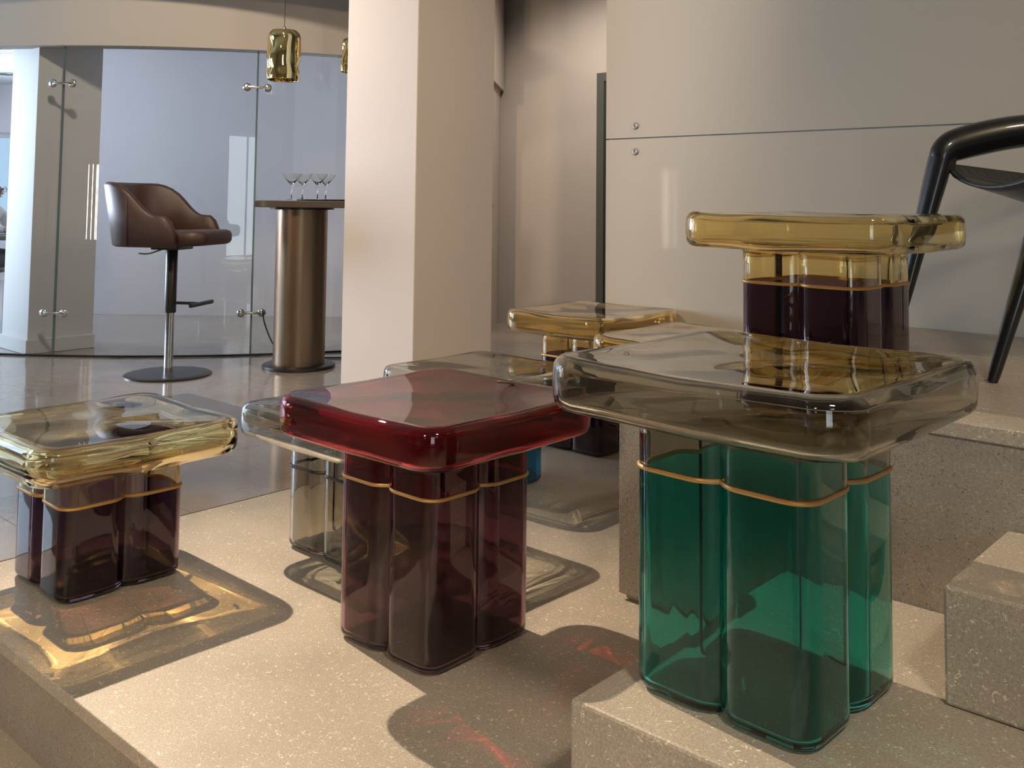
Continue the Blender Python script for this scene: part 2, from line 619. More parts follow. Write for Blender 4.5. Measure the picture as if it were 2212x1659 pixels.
# partition wall clad in two rows of frosted glass panels
WB = 2.745
wall_p = struct(slab_ab('wall_panels', 3.726, 3.876, -4.0, WB - 0.004, 0.0005, 3.399, PLASTER_WHITE, None, 0.002), 'partition wall behind the landing')
for z0, z1 in ((0.004, 1.346), (1.351, 3.39)):
    for b0, b1 in ((-0.2, WB), (-3.9, -0.204)):
        pn = slab_ab('panel', 3.704, 3.724, b0, b1, z0 if b1 < 1.6 or z0 > 1 else 0.004, z1, PANEL_GLASS, wall_p, 0.0015)
bolt_bm = bmesh.new()
vs, fs = loft(lathe([(0.0001, 0.004), (0.005, 0.004), (0.0055, 0.0055), (0.013, 0.0055), (0.016, 0.003), (0.016, -0.004)], 24), cap1=True)
for bb, z in ((2.575, 1.405), (2.575, 1.286), (0.0, 1.405), (0.0, 1.286)):
    bo = mesh_obj('bolt', vs, fs, BOLT, wall_p, True)
    bo.rotation_euler = (0, -PI / 2, 0)
    bo.location = (3.704, bb, z)

# corridor end wall with its dark green door, and the short return wall at its left
P0 = Vector((-0.10, 8.50, 0))
dirw = Vector((0.743, -0.669, 0))
wb0 = P0 - dirw * 0.0
p_end = P0 + dirw * 3.2
quad_wall('wall_corridor', (P0.x - dirw.x * .2, P0.y - dirw.y * .2), (p_end.x, p_end.y), 0.0005, 3.399, 0.15, PLASTER_TAUPE, 'plaster wall at the end of the corridor')
pl = [(-0.58, 7.10), (-0.165, 7.85), (-0.105, 8.50), (-0.20, 8.74), (-0.42, 8.00), (-0.75, 7.25)]
n_ = len(pl)
struct(mesh_obj('wall_return', [(x, y, 0.0005) for x, y in pl] + [(x, y, 3.399) for x, y in pl],
                [tuple(range(n_ - 1, -1, -1)), tuple(range(n_, 2 * n_))] + [(k, (k + 1) % n_, n_ + (k + 1) % n_, n_ + k) for k in range(n_)], PLASTER_TAUPE),
       'plaster wall turning from the partition into the corridor')
quad_wall('wall_soffit', (-0.155, 7.70), (-0.075, 8.46), 2.02, 3.398, 0.10, PLASTER_TAUPE, 'dropped soffit over the corridor corner')
dq = P0 + dirw * 1.075
ang = math.atan2(dirw.y, dirw.x)
dr = empty('door_1', (dq.x, dq.y, 0.0), ang)
struct(dr, 'dark green door at the end of the corridor')
bm = box_bm(0.0, 0.07, -0.03, -0.001, 0.002, 2.02)
box_bm(0.0, 1.0, -0.03, -0.001, 2.02, 2.09, bm=bm)
box_bm(0.93, 1.0, -0.03, -0.001, 0.002, 2.02, bm=bm)
bm_obj('door_frame', bm, DOOR_GREY, dr)
bm_obj('door_leaf', box_bm(0.072, 0.928, -0.024, -0.002, 0.004, 2.018, 0.003, 1), DOOR_GREEN, dr)
bm_obj('door_handle', tube_bm([(0.86, -0.024, 1.0), (0.86, -0.07, 1.0), (0.74, -0.07, 1.0)], 0.009, 8), STEEL, dr)

# ------------------------------------------------------------------ curved glass partition under a curved bulkhead
GC, GR = Vector((-2.75, 10.45, 0)), 4.02


def arc(x0, x1, r, n):
    a0 = math.asin((x0 - GC.x) / GR)
    a1 = math.asin((x1 - GC.x) / GR)
    return [Vector((GC.x + r * math.sin(a0 + (a1 - a0) * k / n), GC.y - r * math.cos(a0 + (a1 - a0) * k / n), 0)) for k in range(n + 1)]


def arc_slab(name, x0, x1, r0, r1, z0, z1, mat, parent=None, n=24):
    A, B = arc(x0, x1, r0, n), arc(x0, x1, r1, n)
    loops = []
    for p, q in zip(A, B):
        loops.append([(p.x, p.y, z0), (p.x, p.y, z1), (q.x, q.y, z1), (q.x, q.y, z0)])
    v, f = loft(loops, True, True)
    bm = bmesh.new()
    vv = [bm.verts.new(p) for p in v]
    for q in f:
        bm.faces.new([vv[i] for i in q])
    return bm_obj(name, bm, mat, parent, True, angle=30)


GZ = 2.055
struct(arc_slab('wall_bulkhead', -6.2, -0.58, GR + 0.03, GR - 0.12, GZ + 0.004, 3.398, PLASTER_TAUPE, n=48), 'curved plaster bulkhead above the glass partition')
part = empty('glass_partition', (GC.x, GC.y - GR, 0))
tag(part, 'curved clear glass partition with steel clamps behind the bar stool', 'glass wall')
joints = [-6.1, -4.62, -3.005, -1.738, -0.60]


def keep_world(o, parent):
    o.parent = parent
    o.matrix_parent_inverse = parent.matrix_basis.inverted()
    return o


for j, (x0, x1) in enumerate(zip(joints, joints[1:])):
    keep_world(arc_slab('pane', x0 + 0.003, x1 - 0.003, GR, GR - 0.0001, 0.012, GZ, PANE, n=20), part)
    for xe in (x0 + 0.003, x1 - 0.003):
        e = arc_slab('pane_edge', xe - 0.0028, xe + 0.0028, GR + 0.001, GR - 0.010, 0.012, GZ, PANE_EDGE, n=1)
        keep_world(e, part)
keep_world(arc_slab('floor_rail', -6.1, -0.60, GR + 0.008, GR - 0.016, 0.0006, 0.012, BLACK_METAL, n=48), part)

clamp_disc = loft(lathe([(0.0001, 0.016), (0.016, 0.016), (0.024, 0.011), (0.028, 0.004), (0.028, -0.003)], 24), cap1=True)
for xj in joints[1:-1]:
    for z in (1.805, 0.285):
        th = math.asin((xj - GC.x) / GR)
        r = GR + 0.006
        cl = mesh_obj('clamp', *loft(lathe([(0.0001, 0.02), (0.008, 0.02), (0.012, 0.014), (0.012, 0.0)], 12), cap1=True), STEEL, None, True)
        M = Matrix.Translation((GC.x + r * math.sin(th), GC.y - r * math.cos(th), z)) @ Matrix.Rotation(th, 4, 'Z') @ Matrix.Rotation(PI / 2, 4, 'X')
        # the clamp mesh: a bar with two round bosses, in the local frame x along the arc, z outwards
        me = cl.data
        bm = bmesh.new()
        for sx in (-0.068, 0.068):
            v, f = clamp_disc
            vv = [bm.verts.new((p[0] + sx, p[1], p[2])) for p in v]
            for q in f:
                bm.faces.new([vv[i] for i in q])
        box_bm(-0.062, 0.062, -0.009, 0.009, 0.006, 0.019, 0.003, 2, bm=bm)
        for sx in (-0.068, 0.068):
            v, f = loft(lathe([(0.0001, 0.0185), (0.005, 0.0185), (0.005, 0.012)], 10), cap1=False)
            vv = [bm.verts.new((p[0] + sx, p[1], p[2])) for p in v]
            for q in f:
                bm.faces.new([vv[i] for i in q])
        bmesh.ops.recalc_face_normals(bm, faces=bm.faces)
        bm.to_mesh(me)
        bm.free()
        me.polygons.foreach_set('use_smooth', [True] * len(me.polygons))
        me.set_sharp_from_angle(angle=math.radians(40))
        cl.matrix_world = M
        keep_world(cl, part)

# pilaster and far room behind the glass
PA, PB = 2.678, 6.745
struct(slab_ab('wall_pilaster', PA, PA + 0.44, PB, PB + 0.44, 0.0005, 2.459, PLASTER_WHITE, None, 0.004), 'white plaster pilaster behind the glass partition')
struct(slab_ab('baseboard_pilaster', PA - 0.012, PA + 0.45, PB - 0.012, PB + 0.45, 0.0008, 0.095, PLASTER_WHITE, None, 0.003), 'white baseboard around the pilaster')
struct(quad_wall('wall_back', (-4.05, 8.75), (-0.25, 8.75), 0.0005, 2.459, 0.15, LAVENDER, 'pale wall of the room behind the glass'))
struct(quad_wall('wall_back_return', (-4.05, 8.90), (-4.05, 12.2), 0.0005, 2.459, -0.15, PLASTER_WHITE, 'inner wall beside the far window room'))
struct(mesh_obj('ceiling_far', [(-9.0, 6.2, 2.46), (-0.3, 6.2, 2.46), (-0.3, 12.4, 2.46), (-9.0, 12.4, 2.46), (-9.0, 6.2, 2.52), (-0.3, 6.2, 2.52), (-0.3, 12.4, 2.52), (-9.0, 12.4, 2.52)],
                [(0, 1, 2, 3), (7, 6, 5, 4), (0, 4, 5, 1), (1, 5, 6, 2), (2, 6, 7, 3), (3, 7, 4, 0)], PLASTER_WHITE), 'low ceiling of the room behind the glass')
wall_with_hole('wall_far', 'y', 12.2, -9.0, -3.9, -0.3, 2.459, [(-8.3, -4.6, 0.45, 1.85)], 0.2, PLASTER_WHITE, 'far wall with a sea-view window')
window('window_3', 'y', 12.3, -8.3, -4.6, 0.45, 1.85, (-7.2, -6.0), 'far window looking onto blue water')
wall_with_hole('wall_far_left', 'x', -9.0, 6.3, 12.4, -0.3, 2.459, [(7.0, 11.4, 0.5, 2.3)], 0.2, PLASTER_WHITE, 'side wall of the room behind the glass')
window('window_4', 'x', -8.9, 7.0, 11.4, 0.5, 2.3, (8.4, 9.9), 'side window of the room behind the glass')
quad_wall('wall_left_return', (-9.0, 6.2), (-6.4, 6.2), -0.3, 3.398, 0.2, PLASTER, 'wall closing the far room')

# ------------------------------------------------------------------ glass tables
def rsq(S, r, n=7, groove=None):
    """closed plan loop of a rounded square (side S), optional groove (w, d) in the middle of each side"""
    h = S / 2
    side = []     # the side at y = h from x = +(h - r) to x = -(h - r), then the corner at -x
    if groove:
        w, d = groove
        xs = [h - r, (h - r + w) / 2, w]
        side = [(x, h) for x in xs]
        for k in range(1, 9):
            x = w * (1 - k / 8.0)
            side.append((x, h - d * (k / 8.0) ** 2.2))
        side = side + [(-x, y) for x, y in side[-2::-1]]
    else:
        m = 17
        side = [((h - r) * (1 - 2 * k / (m - 1)), h) for k in range(m)]
    # corner at (-h+r, h-r), from angle 90 to 180, without end points
    corner = [(-(h - r) + r * math.cos(PI / 2 + PI / 2 * k / n), (h - r) + r * math.sin(PI / 2 + PI / 2 * k / n)) for k in range(1, n)]
    quarter = side + corner
    out = []
    for q in range(4):
        c_, s_ = [(1, 0), (0, 1), (-1, 0), (0, -1)][q]
        out += [(c_ * x - s_ * y, s_ * x + c_ * y) for x, y in quarter]
    return out


def slab_solid(S, T, rc, e, dish, bow, inset=0.0, rim=0.018):
    """loops of a pillow-shaped tabletop from top centre over the rim to the bottom centre, z measured from its top"""
    S2 = S - 2 * inset
    rc2 = max(0.02, rc - inset)
    e2 = e if not inset else rim      # the wall is thickest along the rims
    H = S2 / 2
    loops = []

    def loop(sz, z, shape=1.0, top=True):
        pts = rsq(2 * (H - sz), max(0.012, rc2 - sz * 0.8))
        out = []
        for x, y in pts:
            # sides sag a little between the corners, as blown glass does
            mid = 1 - min(abs(x), abs(y)) / max(abs(x), abs(y), 1e-6)
            out.append((x, y, z + (-bow * mid * shape)))
        return out

    zt, zb = -inset, -T + inset
    # top, inside to out
    for k in (0.06, 0.15, 0.25, 0.36, 0.47, 0.58, 0.69, 0.79, 0.88, 0.95):
        Rr = (H - e2) * k
        z = zt - dish * (1 - k ** 3)
        pts = rsq(2 * Rr, max(0.005, rc2 * k * 0.75))
        loops.append([(x, y, z - bow * (k ** 2) * (1 - min(abs(x), abs(y)) / max(abs(x), abs(y), 1e-6))) for x, y in pts])
    for k in range(0, 7):
        a = PI / 2 * (1 - k / 6)
        loops.append(loop(e2 * (1 - math.cos(a)), zt - e2 * (1 - math.sin(a)), 1.0))
    zs = (zt - e2, zb + e2)
    for t in (0.33, 0.66):
        loops.append(loop(-0.0015, zs[0] + (zs[1] - zs[0]) * t, 0.8))
    for k in range(0, 7):
        a = PI / 2 * k / 6
        loops.append(loop(e2 * (1 - math.cos(a)), zb + e2 * (1 - math.sin(a)), 0.6))
    for k in (0.95, 0.86, 0.76, 0.65, 0.53, 0.41, 0.29, 0.17, 0.07):
        Rr = (H - e2) * k
        pts = rsq(2 * Rr, max(0.005, rc2 * k * 0.75))
        loops.append([(x, y, zb) for x, y in pts])
    return loops


def wavy(loops, amp, seed, zc):
    """gentle thickness ripples of hand-blown glass"""
    rnd = random.Random(seed)
    waves = []
    for _ in range(9):
        a, fq = rnd.uniform(0, 2 * PI), rnd.uniform(9, 46)
        waves.append((fq * math.cos(a), fq * math.sin(a), rnd.uniform(0, 2 * PI), rnd.uniform(.4, 1.0) * (9 / fq) ** 0.7))
    out = []
    for l in loops:
        nl = []
        for x, y, z in l:
            w = sum(k * math.sin(p * x + q * y + ph) for p, q, ph, k in waves) * 0.4
            s_ = 1 if z > zc else -1
            r_ = max(math.hypot(x, y), 1e-6)
            nl.append((x * (1 + amp * .2 * w / max(r_, .1)), y * (1 + amp * .2 * w / max(r_, .1)), z + s_ * amp * w))
        out.append(nl)
    return out


def shell_obj(name, outer, inner, mat, parent, z=0.0, open_ends=False):
    """glass body from outer loops and inner loops (inner walked the other way); open_ends joins the two at both ends"""
    n = len(outer[0])
    verts, faces = [], []
    if open_ends:
        loops = outer + inner[::-1]
        verts, faces = loft(loops, closed_ring=True)
        bm = bmesh.new()
        vv = [bm.verts.new(p) for p in verts]
        for q in faces:
            bm.faces.new([vv[i] for i in q])
        bmesh.ops.recalc_face_normals(bm, faces=bm.faces)
    else:
        bm = bmesh.new()
        for loops, flip in ((outer, False), (inner, True)):
            if loops is None:
                continue
            sub = bmesh.new()
            v, f = loft(loops, True, True)
            vv = [sub.verts.new(p) for p in v]
            for q in f:
                sub.faces.new([vv[i] for i in q])
            bmesh.ops.recalc_face_normals(sub, faces=sub.faces)
            if flip:
                bmesh.ops.reverse_faces(sub, faces=sub.faces)
            me = bpy.data.meshes.new('tmp')
            sub.to_mesh(me)
            sub.free()
            bm.from_mesh(me)
            bpy.data.meshes.remove(me)
    me = bpy.data.meshes.new(name)
    bm.to_mesh(me)
    bm.free()
    me.polygons.foreach_set('use_smooth', [True] * len(me.polygons))
    if open_ends:
        me.set_sharp_from_angle(angle=math.radians(50))
    me.materials.append(mat)
    o = bpy.data.objects.new(name, me)
    o.location.z = z
    link(o, parent)
    o.cycles.is_caustics_caster = True
    return o


GROOVE = (0.050, 0.024)
GROOVE_IN = (0.047, 0.024)


def base_loop(B, z, rc=0.045, g=GROOVE):
    return [(x, y, z) for x, y in rsq(B, rc, groove=g)]


def glass_table(loc, rot, S, B, h, ring_z, m_top, m_base, m_ring, label, T=0.095, wave=0.0006, rim=0.018):
    t = empty('glass_side_table', loc, rot)
    tag(t, label, 'side table', 'blown glass side tables')
    W = 0.008
    # tabletop: hollow pillow of glass
    shell_obj('tabletop', wavy(slab_solid(S, T, 0.075, 0.021, 0.010, 0.005), wave, len(label), -T / 2), wavy(slab_solid(S, T, 0.075, 0.021, 0.010, 0.005, W, rim), 0.0026 + (rim - 0.018) * 0.11, len(label) + 50, -T / 2), m_top, t, h)
    # neck: lobed tube flaring into the tabletop
    zt = h - T - 0.001
    zb = ring_z + 0.002
    o_, i_ = [], []
    for z, d in ((zb, 0), (zb + (zt - zb) * .5, 0), (zt - 0.014, 0.0), (zt - 0.006, 0.003), (zt, 0.010)):
        o_.append(base_loop(B + 2 * d, z))
        i_.append(base_loop(B - 2 * W, z, 0.039, GROOVE_IN))
    shell_obj('neck', o_, i_, m_top, t, 0.0, True)
    # ring
    band = []
    for d, z in ((-0.009, ring_z - 0.004), (0.0012, ring_z - 0.004), (0.0030, ring_z - 0.0018), (0.0030, ring_z + 0.0018), (0.0012, ring_z + 0.004), (-0.009, ring_z + 0.004)):
        band.append(base_loop(B + 2 * d, z))
    v, f = loft(band, closed_ring=True)
    bm = bmesh.new()
    vv = [bm.verts.new(p) for p in v]
    for q in f:
        bm.faces.new([vv[i] for i in q])
    bm_obj('ring', bm, m_ring, t, True, angle=50)
    # base: lobed vessel with a rounded foot
    zt = ring_z - 0.002
    outer, inner = [], []
    e = 0.020
    for k in range(0, 6):
        a = PI / 2 * k / 5
        outer.append(base_loop(B - 2 * e * (1 - math.sin(a)), 0.0015 + e * (1 - math.cos(a)), 0.045 - e * (1 - math.sin(a)) * .8))
    outer += [base_loop(B, zt * 0.5), base_loop(B, zt)]
    ei = 0.014
    for k in range(0, 6):
        a = PI / 2 * k / 5
        inner.append(base_loop(B - 2 * W - 2 * ei * (1 - math.sin(a)), 0.0015 + 0.012 + ei * (1 - math.cos(a)), 0.039 - ei * (1 - math.sin(a)) * .8, GROOVE_IN))
    inner += [base_loop(B - 2 * W, zt * 0.5, 0.039, GROOVE_IN), base_loop(B - 2 * W, zt, 0.039, GROOVE_IN)]
    n = len(outer[0])
    loops = outer + inner[::-1]
    v, f = loft(loops)
    f = list(f)
    f.append(tuple(range(n - 1, -1, -1)))
    L0 = (len(loops) - 1) * n
    f.append(tuple(L0 + k for k in range(n)))
    bm = bmesh.new()
    vv = [bm.verts.new(p) for p in v]
    for q in f:
        bm.faces.new([vv[i] for i in q])
    bmesh.ops.triangulate(bm, faces=[q for q in bm.faces if len(q.verts) > 4])
    o = bm_obj('base', bm, m_base, t, True, angle=60)
    o.cycles.is_caustics_caster = True
    return t


TALL = dict(S=0.582, B=0.344, h=0.577, ring_z=0.383)
LOW = dict(S=0.575, B=0.340, h=0.430, ring_z=0.243)
glass_table((-0.178, 2.422, 0.0), math.radians(47.9), m_top=RED, m_base=PLUM, m_ring=GOLD_RING,
            label='tall side table with ruby red glass top over a plum glass base', wave=0.0002, **TALL)
glass_table((0.459, 1.768, 0.2), math.radians(46.3), m_top=SMOKE, m_base=TEAL, m_ring=GOLD_RING,
            label='tall side table with smoky glass top over a teal green glass base', wave=0.0004, **TALL)
glass_table((-1.146, 2.774, 0.0), math.radians(47.3), m_top=PALE_AMBER, m_base=DARK_PLUM, m_ring=GOLD_RING,
            label='low side table with pale amber top and dark plum base at the platform edge', rim=0.031, **LOW)
glass_table((-0.442, 3.022, 0.0), math.radians(47.7), m_top=SMOKE_PALE, m_base=SMOKE, m_ring=BRONZE_RING,
            label='low side table all in smoky grey glass with a dark ring, behind the ruby table', **LOW)
glass_table((-0.098, 3.714, 0.0), math.radians(47.9), m_top=SMOKE_PALE, m_base=BLUE, m_ring=BRONZE_RING,
            label='low side table with smoky glass top over a deep blue glass base', **LOW)
glass_table((0.359, 4.267, 0.0), math.radians(47.9), m_top=AMBER, m_base=DARK_PLUM, m_ring=GOLD_RING,
            label='tall side table with amber top and plum base near the corridor', S=0.567, B=0.336, h=0.587, ring_z=0.39)
glass_table((0.681, 3.542, 0.0), math.radians(47.9), m_top=AMBER, m_base=DARK_PLUM, m_ring=GOLD_RING,
            label='tall amber-topped side table half hidden beside the stone landing', **TALL)
glass_table((0.850, 2.630, 0.60), math.radians(45.9), m_top=AMBER, m_base=DARK_PLUM, m_ring=GOLD_RING,
            label='low side table with amber top and dark plum base standing on the landing', **LOW)

for o in bpy.data.objects:
    if o.type == 'MESH' and o.name.split('.')[0] in ('stone_slab', 'stone_step', 'riser'):
        o.cycles.is_caustics_receiver = True

# ------------------------------------------------------------------ bar stool
def bar_stool():
    t = empty('bar_stool', (-2.03, 5.83, 0.0), math.radians(-10))
    tag(t, 'brown leather bar stool with chrome post and round dark foot plate', 'bar stool')
    v, f = loft(lathe([(0.0001, 0.016), (0.20, 0.014), (0.243, 0.010), (0.25, 0.006), (0.25, 0.001), (0.0001, 0.001)], 56))
    o = mesh_obj('foot_plate', v, f, BLACK_METAL, t, True)
    o.data.set_sharp_from_angle(angle=math.radians(30))
    v, f = loft(lathe([(0.026, 0.014), (0.026, 0.40)], 28), True, True)
    mesh_obj('lower_post', v, f, CHROME, t, True).data.set_sharp_from_angle(angle=math.radians(40))
    v, f = loft(lathe([(0.028, 0.366), (0.034, 0.368), (0.034, 0.745), (0.03, 0.75)], 28), True, True)
    mesh_obj('upper_post', v, f, BLACK_METAL, t, True).data.set_sharp_from_angle(angle=math.radians(40))
    bm = tube_bm([(0.03, 0, 0.425), (0.20, 0, 0.425)], 0.009, 10)
    tube_bm([(0.20, -0.13, 0.425), (0.20, 0.13, 0.425)], 0.0125, 10, bm=bm)
    fr = bm_obj('footrest', bm, BLACK_METAL, t, True, angle=40)
    bm = tube_bm(smooth_path([(-0.02, -0.03, 0.752), (-0.03, -0.10, 0.738), (-0.06, -0.16, 0.722), (-0.10, -0.20, 0.725)], 4), 0.005, 8)
    bm_obj('height_lever', bm, STEEL, t, True)
    bm = box_bm(-0.09, 0.09, -0.09, 0.09, 0.742, 0.768, 0.006, 2)
    bm_obj('mounting_plate', bm, BLACK_METAL, t)
    # seat cushion
    loops = []
    for z, d in ((0.768, -0.030), (0.774, -0.012), (0.790, 0.0), (0.825, 0.002), (0.846, -0.008), (0.856, -0.030), (0.859, -0.08), (0.860, -0.15)):
        loops.append([(x * 1.12 + 0.045, y * 0.98, z + (0.006 * x / 0.25)) for x, y in rsq(0.46 + 2 * d, max(0.02, 0.085 + d))])
    v, f = loft(loops, True, True)
    mesh_obj('seat', v, f, LEATHER, t, True)
    # wrapped back with arms
    n = 40
    rings = []
    path = []
    hw, rear, front, rc = 0.262, -0.275, 0.165, 0.17
    for k in range(n + 1):
        s = k / n
        # u-shaped plan from near arm to far arm
        Ls = (front - (rear + rc))
        La = rc * PI / 2
        Lb = 2 * (hw - rc)
        tot = 2 * Ls + 2 * La + Lb
        q = s * tot
        if q < Ls:
            x, y, nx, ny = front - q, -hw, 0, -1
        elif q < Ls + La:
            a = (q - Ls) / rc
            x, y = rear + rc - rc * math.sin(a), -hw + rc - rc * math.cos(a)
            nx, ny = -math.sin(a), -math.cos(a)
        elif q < Ls + La + Lb:
            x, y, nx, ny = rear, -hw + rc + (q - Ls - La), -1, 0
        elif q < Ls + 2 * La + Lb:
            a = (q - Ls - La - Lb) / rc
            x, y = rear + rc - rc * math.cos(a), hw - rc + rc * math.sin(a)
            nx, ny = -math.cos(a), math.sin(a)
        else:
            x, y, nx, ny = rear + rc + (q - Ls - 2 * La - Lb), hw, 0, 1
        path.append((x, y, nx, ny))
    for (x, y, nx, ny) in path:
        back = max(0.0, min(1.0, (0.06 - x) / 0.28))
        back = back * back * (3 - 2 * back)
        top = 0.945 + 0.195 * back
        if x > front - 0.07:
            top -= 0.09 * ((x - (front - 0.07)) / 0.07) ** 2
        th = 0.026
        lean = 0.075 * back
        prof = []
        for (o_, z_) in ((-th, 0.772), (-th * 1.05, 0.772 + (top - 0.772) * .5), (-th, top - 0.02), (-th * .6, top - 0.005), (0, top), (th * .6, top - 0.005), (th, top - 0.02), (th * 1.05, 0.772 + (top - 0.772) * .5), (th, 0.772), (th * .5, 0.764), (-th * .5, 0.764)):
            k = (z_ - 0.772) / 0.37
            ox = nx * (o_ + lean * max(0, k) * (1 if nx < 0 else 0.4))
            oy = ny * (o_ + 0.02 * max(0, k))
            prof.append((x + ox, y + oy, z_))
        rings.append(prof)
    v, f = loft(rings, True, True)
    bm = bmesh.new()
    vv = [bm.verts.new(p) for p in v]
    for q in f:
        bm.faces.new([vv[i] for i in q])
    sh = bm_obj('backrest', bm, LEATHER, t, True)
    # seam where the arm panels meet the back
    for s in (9, n - 9):
        x, y, nx, ny = path[s]
        pts = [Vector(rings[s][q]) + Vector((nx, ny, 0)) * 0.002 for q in (6, 7, 8)]
        bm_obj('seam', tube_bm(pts, 0.0025, 6), SEAM, sh, True)
    return t


bar_stool()

# ------------------------------------------------------------------ bar table
BT = Vector((-1.325, 6.155, 0))
t = empty('bar_table', BT, math.radians(-2))
tag(t, 'tall bar table with bronze cylinder leg and dark rounded top', 'bar table')
v, f = loft(lathe([(0.0001, 0.022), (0.215, 0.022), (0.223, 0.018), (0.225, 0.010), (0.225, 0.001), (0.0001, 0.001)], 56))
mesh_obj('foot_plate', v, f, BLACK_METAL, t, True).data.set_sharp_from_angle(angle=math.radians(30))
v, f = loft(lathe([(0.160, 0.0225), (0.160, 0.985), (0.0001, 0.985)], 64), True, False)
mesh_obj('pedestal', v, f, BRONZE, t, True).data.set_sharp_from_angle(angle=math.radians(40))
v, f = loft(lathe([(0.20, 0.986), (0.20, 0.998)], 48), True, True)
mesh_obj('top_plate', v, f, BLACK_METAL, t, True).data.set_sharp_from_angle(angle=math.radians(40))
loops = []
for z, d in ((0.9985, -0.004), (1.002, 0.0), (1.036, 0.0), (1.040, -0.004)):
    loops.append([((x * 2.2 + 0.475), y * 0.80, z) for x, y in rsq(0.66 + 2 * d, 0.07)])
v, f = loft(loops, True, True)
mesh_obj('tabletop', v, f, COUNTER, t, True).data.set_sharp_from_angle(angle=math.radians(30))

v, f = loft(lathe([(0.0001, 0.004), (0.170, 0.004), (0.178, 0.010), (0.181, 0.010), (0.176, 0.001), (0.0001, 0.001)], 48))
tray = mesh_obj('serving_tray', v, f, BLACK_METAL, None, True, loc=(BT.x + 0.145, BT.y, 1.040))
tag(tray, 'round dark tray on the bar table', 'tray')

gl_prof_o = [(0.0001, 0.0005), (0.036, 0.0005), (0.037, 0.002), (0.012, 0.006), (0.0042, 0.012), (0.0036, 0.05), (0.0042, 0.088), (0.012, 0.100), (0.040, 0.131), (0.063, 0.165)]
gl_prof_i = [(0.062, 0.1652), (0.039, 0.133), (0.011, 0.104), (0.0001, 0.100)]
gv, gf = loft(lathe(gl_prof_o + gl_prof_i, 28))
gm = None
for k, (dx, dy) in enumerate(((-0.072, -0.085), (-0.034, 0.055), (0.085, -0.060), (0.112, 0.068))):
    if gm is None:
        o = mesh_obj('martini_glass', gv, gf, CLEAR, None, True)
        gm = o.data
        gm.set_sharp_from_angle(angle=math.radians(60))
    else:
        o = link(bpy.data.objects.new('martini_glass', gm))
    o.location = (BT.x + 0.02 + dx, BT.y + dy, 1.0445)
    tag(o, 'stemmed martini glass standing on the dark tray', 'glass', 'martini glasses on the tray')

# power cable dropping from the partition to the floor
bm = tube_bm(smooth_path([(-1.66, 6.545, 0.30), (-1.64, 6.53, 0.22), (-1.585, 6.50, 0.11), (-1.52, 6.48, 0.035), (-1.45, 6.47, 0.007), (-1.30, 6.47, 0.006), (-0.95, 6.5, 0.006)], 8), 0.005, 8)
tag(bm_obj('power_cable', bm, RUBBER, None, True), 'thin black cable drooping to the floor behind the bar table', 'cable')

# ------------------------------------------------------------------ pendant lamps
def mirror_gold():
    mt, nt, p = new_mat('mirrored_gold_glass')
    p.inputs['Base Color'].default_value = (0.80, 0.66, 0.33, 1)
    p.inputs['Metallic'].default_value = 1.0
    p.inputs['Roughness'].default_value = 0.04
    return mt


GOLD = mirror_gold()


def pendant(loc, height, r, label, seed, phase):
    t = empty('pendant_lamp', loc)
    tag(t, label, 'pendant lamp', 'gold pendant lamps over the bar')
    rnd = random.Random(seed)
    dents = [(rnd.uniform(0, 2 * PI), rnd.uniform(.1, .9) * height, rnd.uniform(.05, .10), rnd.uniform(.006, .015)) for _ in range(11)]
    loops = []
    n, mz = 64, 40
    for i in range(mz + 1):
        z = height * i / mz
        rr = r * (1 - 0.06 * (2 * z / height - 1) ** 2)
        if i > mz - 6:
            rr *= math.cos((i - (mz - 6)) / 6 * 0.9) ** 0.55
        ring = []
        for k in range(n):
            a = 2 * PI * k / n
            d = 0
            for (da, dz, w, dep) in dents:
                dd = (abs((a - da + PI) % (2 * PI) - PI) * r) ** 2 + (z - dz) ** 2
                d += dep * math.exp(-dd / (w * w * 0.5))
            edge = min(1.0, 4 * z / height)
            q = rr - d * edge
            ring.append((q * math.cos(a), q * math.sin(a), z))
        loops.append(ring)
    top = [(x * 0.12, y * 0.12, height) for x, y, z in loops[-1]]
    loops.append(top)
    inner = [[(x * 0.965, y * 0.965, z * 0.985 + 0.0008) for x, y, z in l] for l in loops]
    v, f = loft([l for l in inner[::-1]] + loops, False, True)
    bm = bmesh.new()
    vv = [bm.verts.new(p) for p in v]
    for q in f:
        bm.faces.new([vv[i] for i in q])
    bm_obj('shade', bm, GOLD, t, True)
    v, f = loft(lathe([(0.012, height - 0.008), (0.012, height + 0.02), (0.004, height + 0.028)], 16), True, True)
    mesh_obj('cap', v, f, STEEL, t, True)
    bm_obj('cord', tube_bm([(0, 0, height + 0.02), (0, 0, 3.39 - loc[2])], 0.0022, 6), RUBBER, t)
    b = bmesh.new()
    bmesh.ops.create_uvsphere(b, u_segments=16, v_segments=10, radius=0.022)
    for q in b.verts:
        q.co.z += height * 0.42
    bm_obj('bulb', b, BULB, t, True)
    return t


pendant((-1.455, 6.10, 1.80), 0.318, 0.110, 'dented gold mirrored glass pendant lamp hanging over the bar table', 5, 0)
pendant((-1.030, 6.20, 1.87), 0.215, 0.085, 'gold mirrored pendant lamp mostly hidden behind the plaster column', 9, 1)

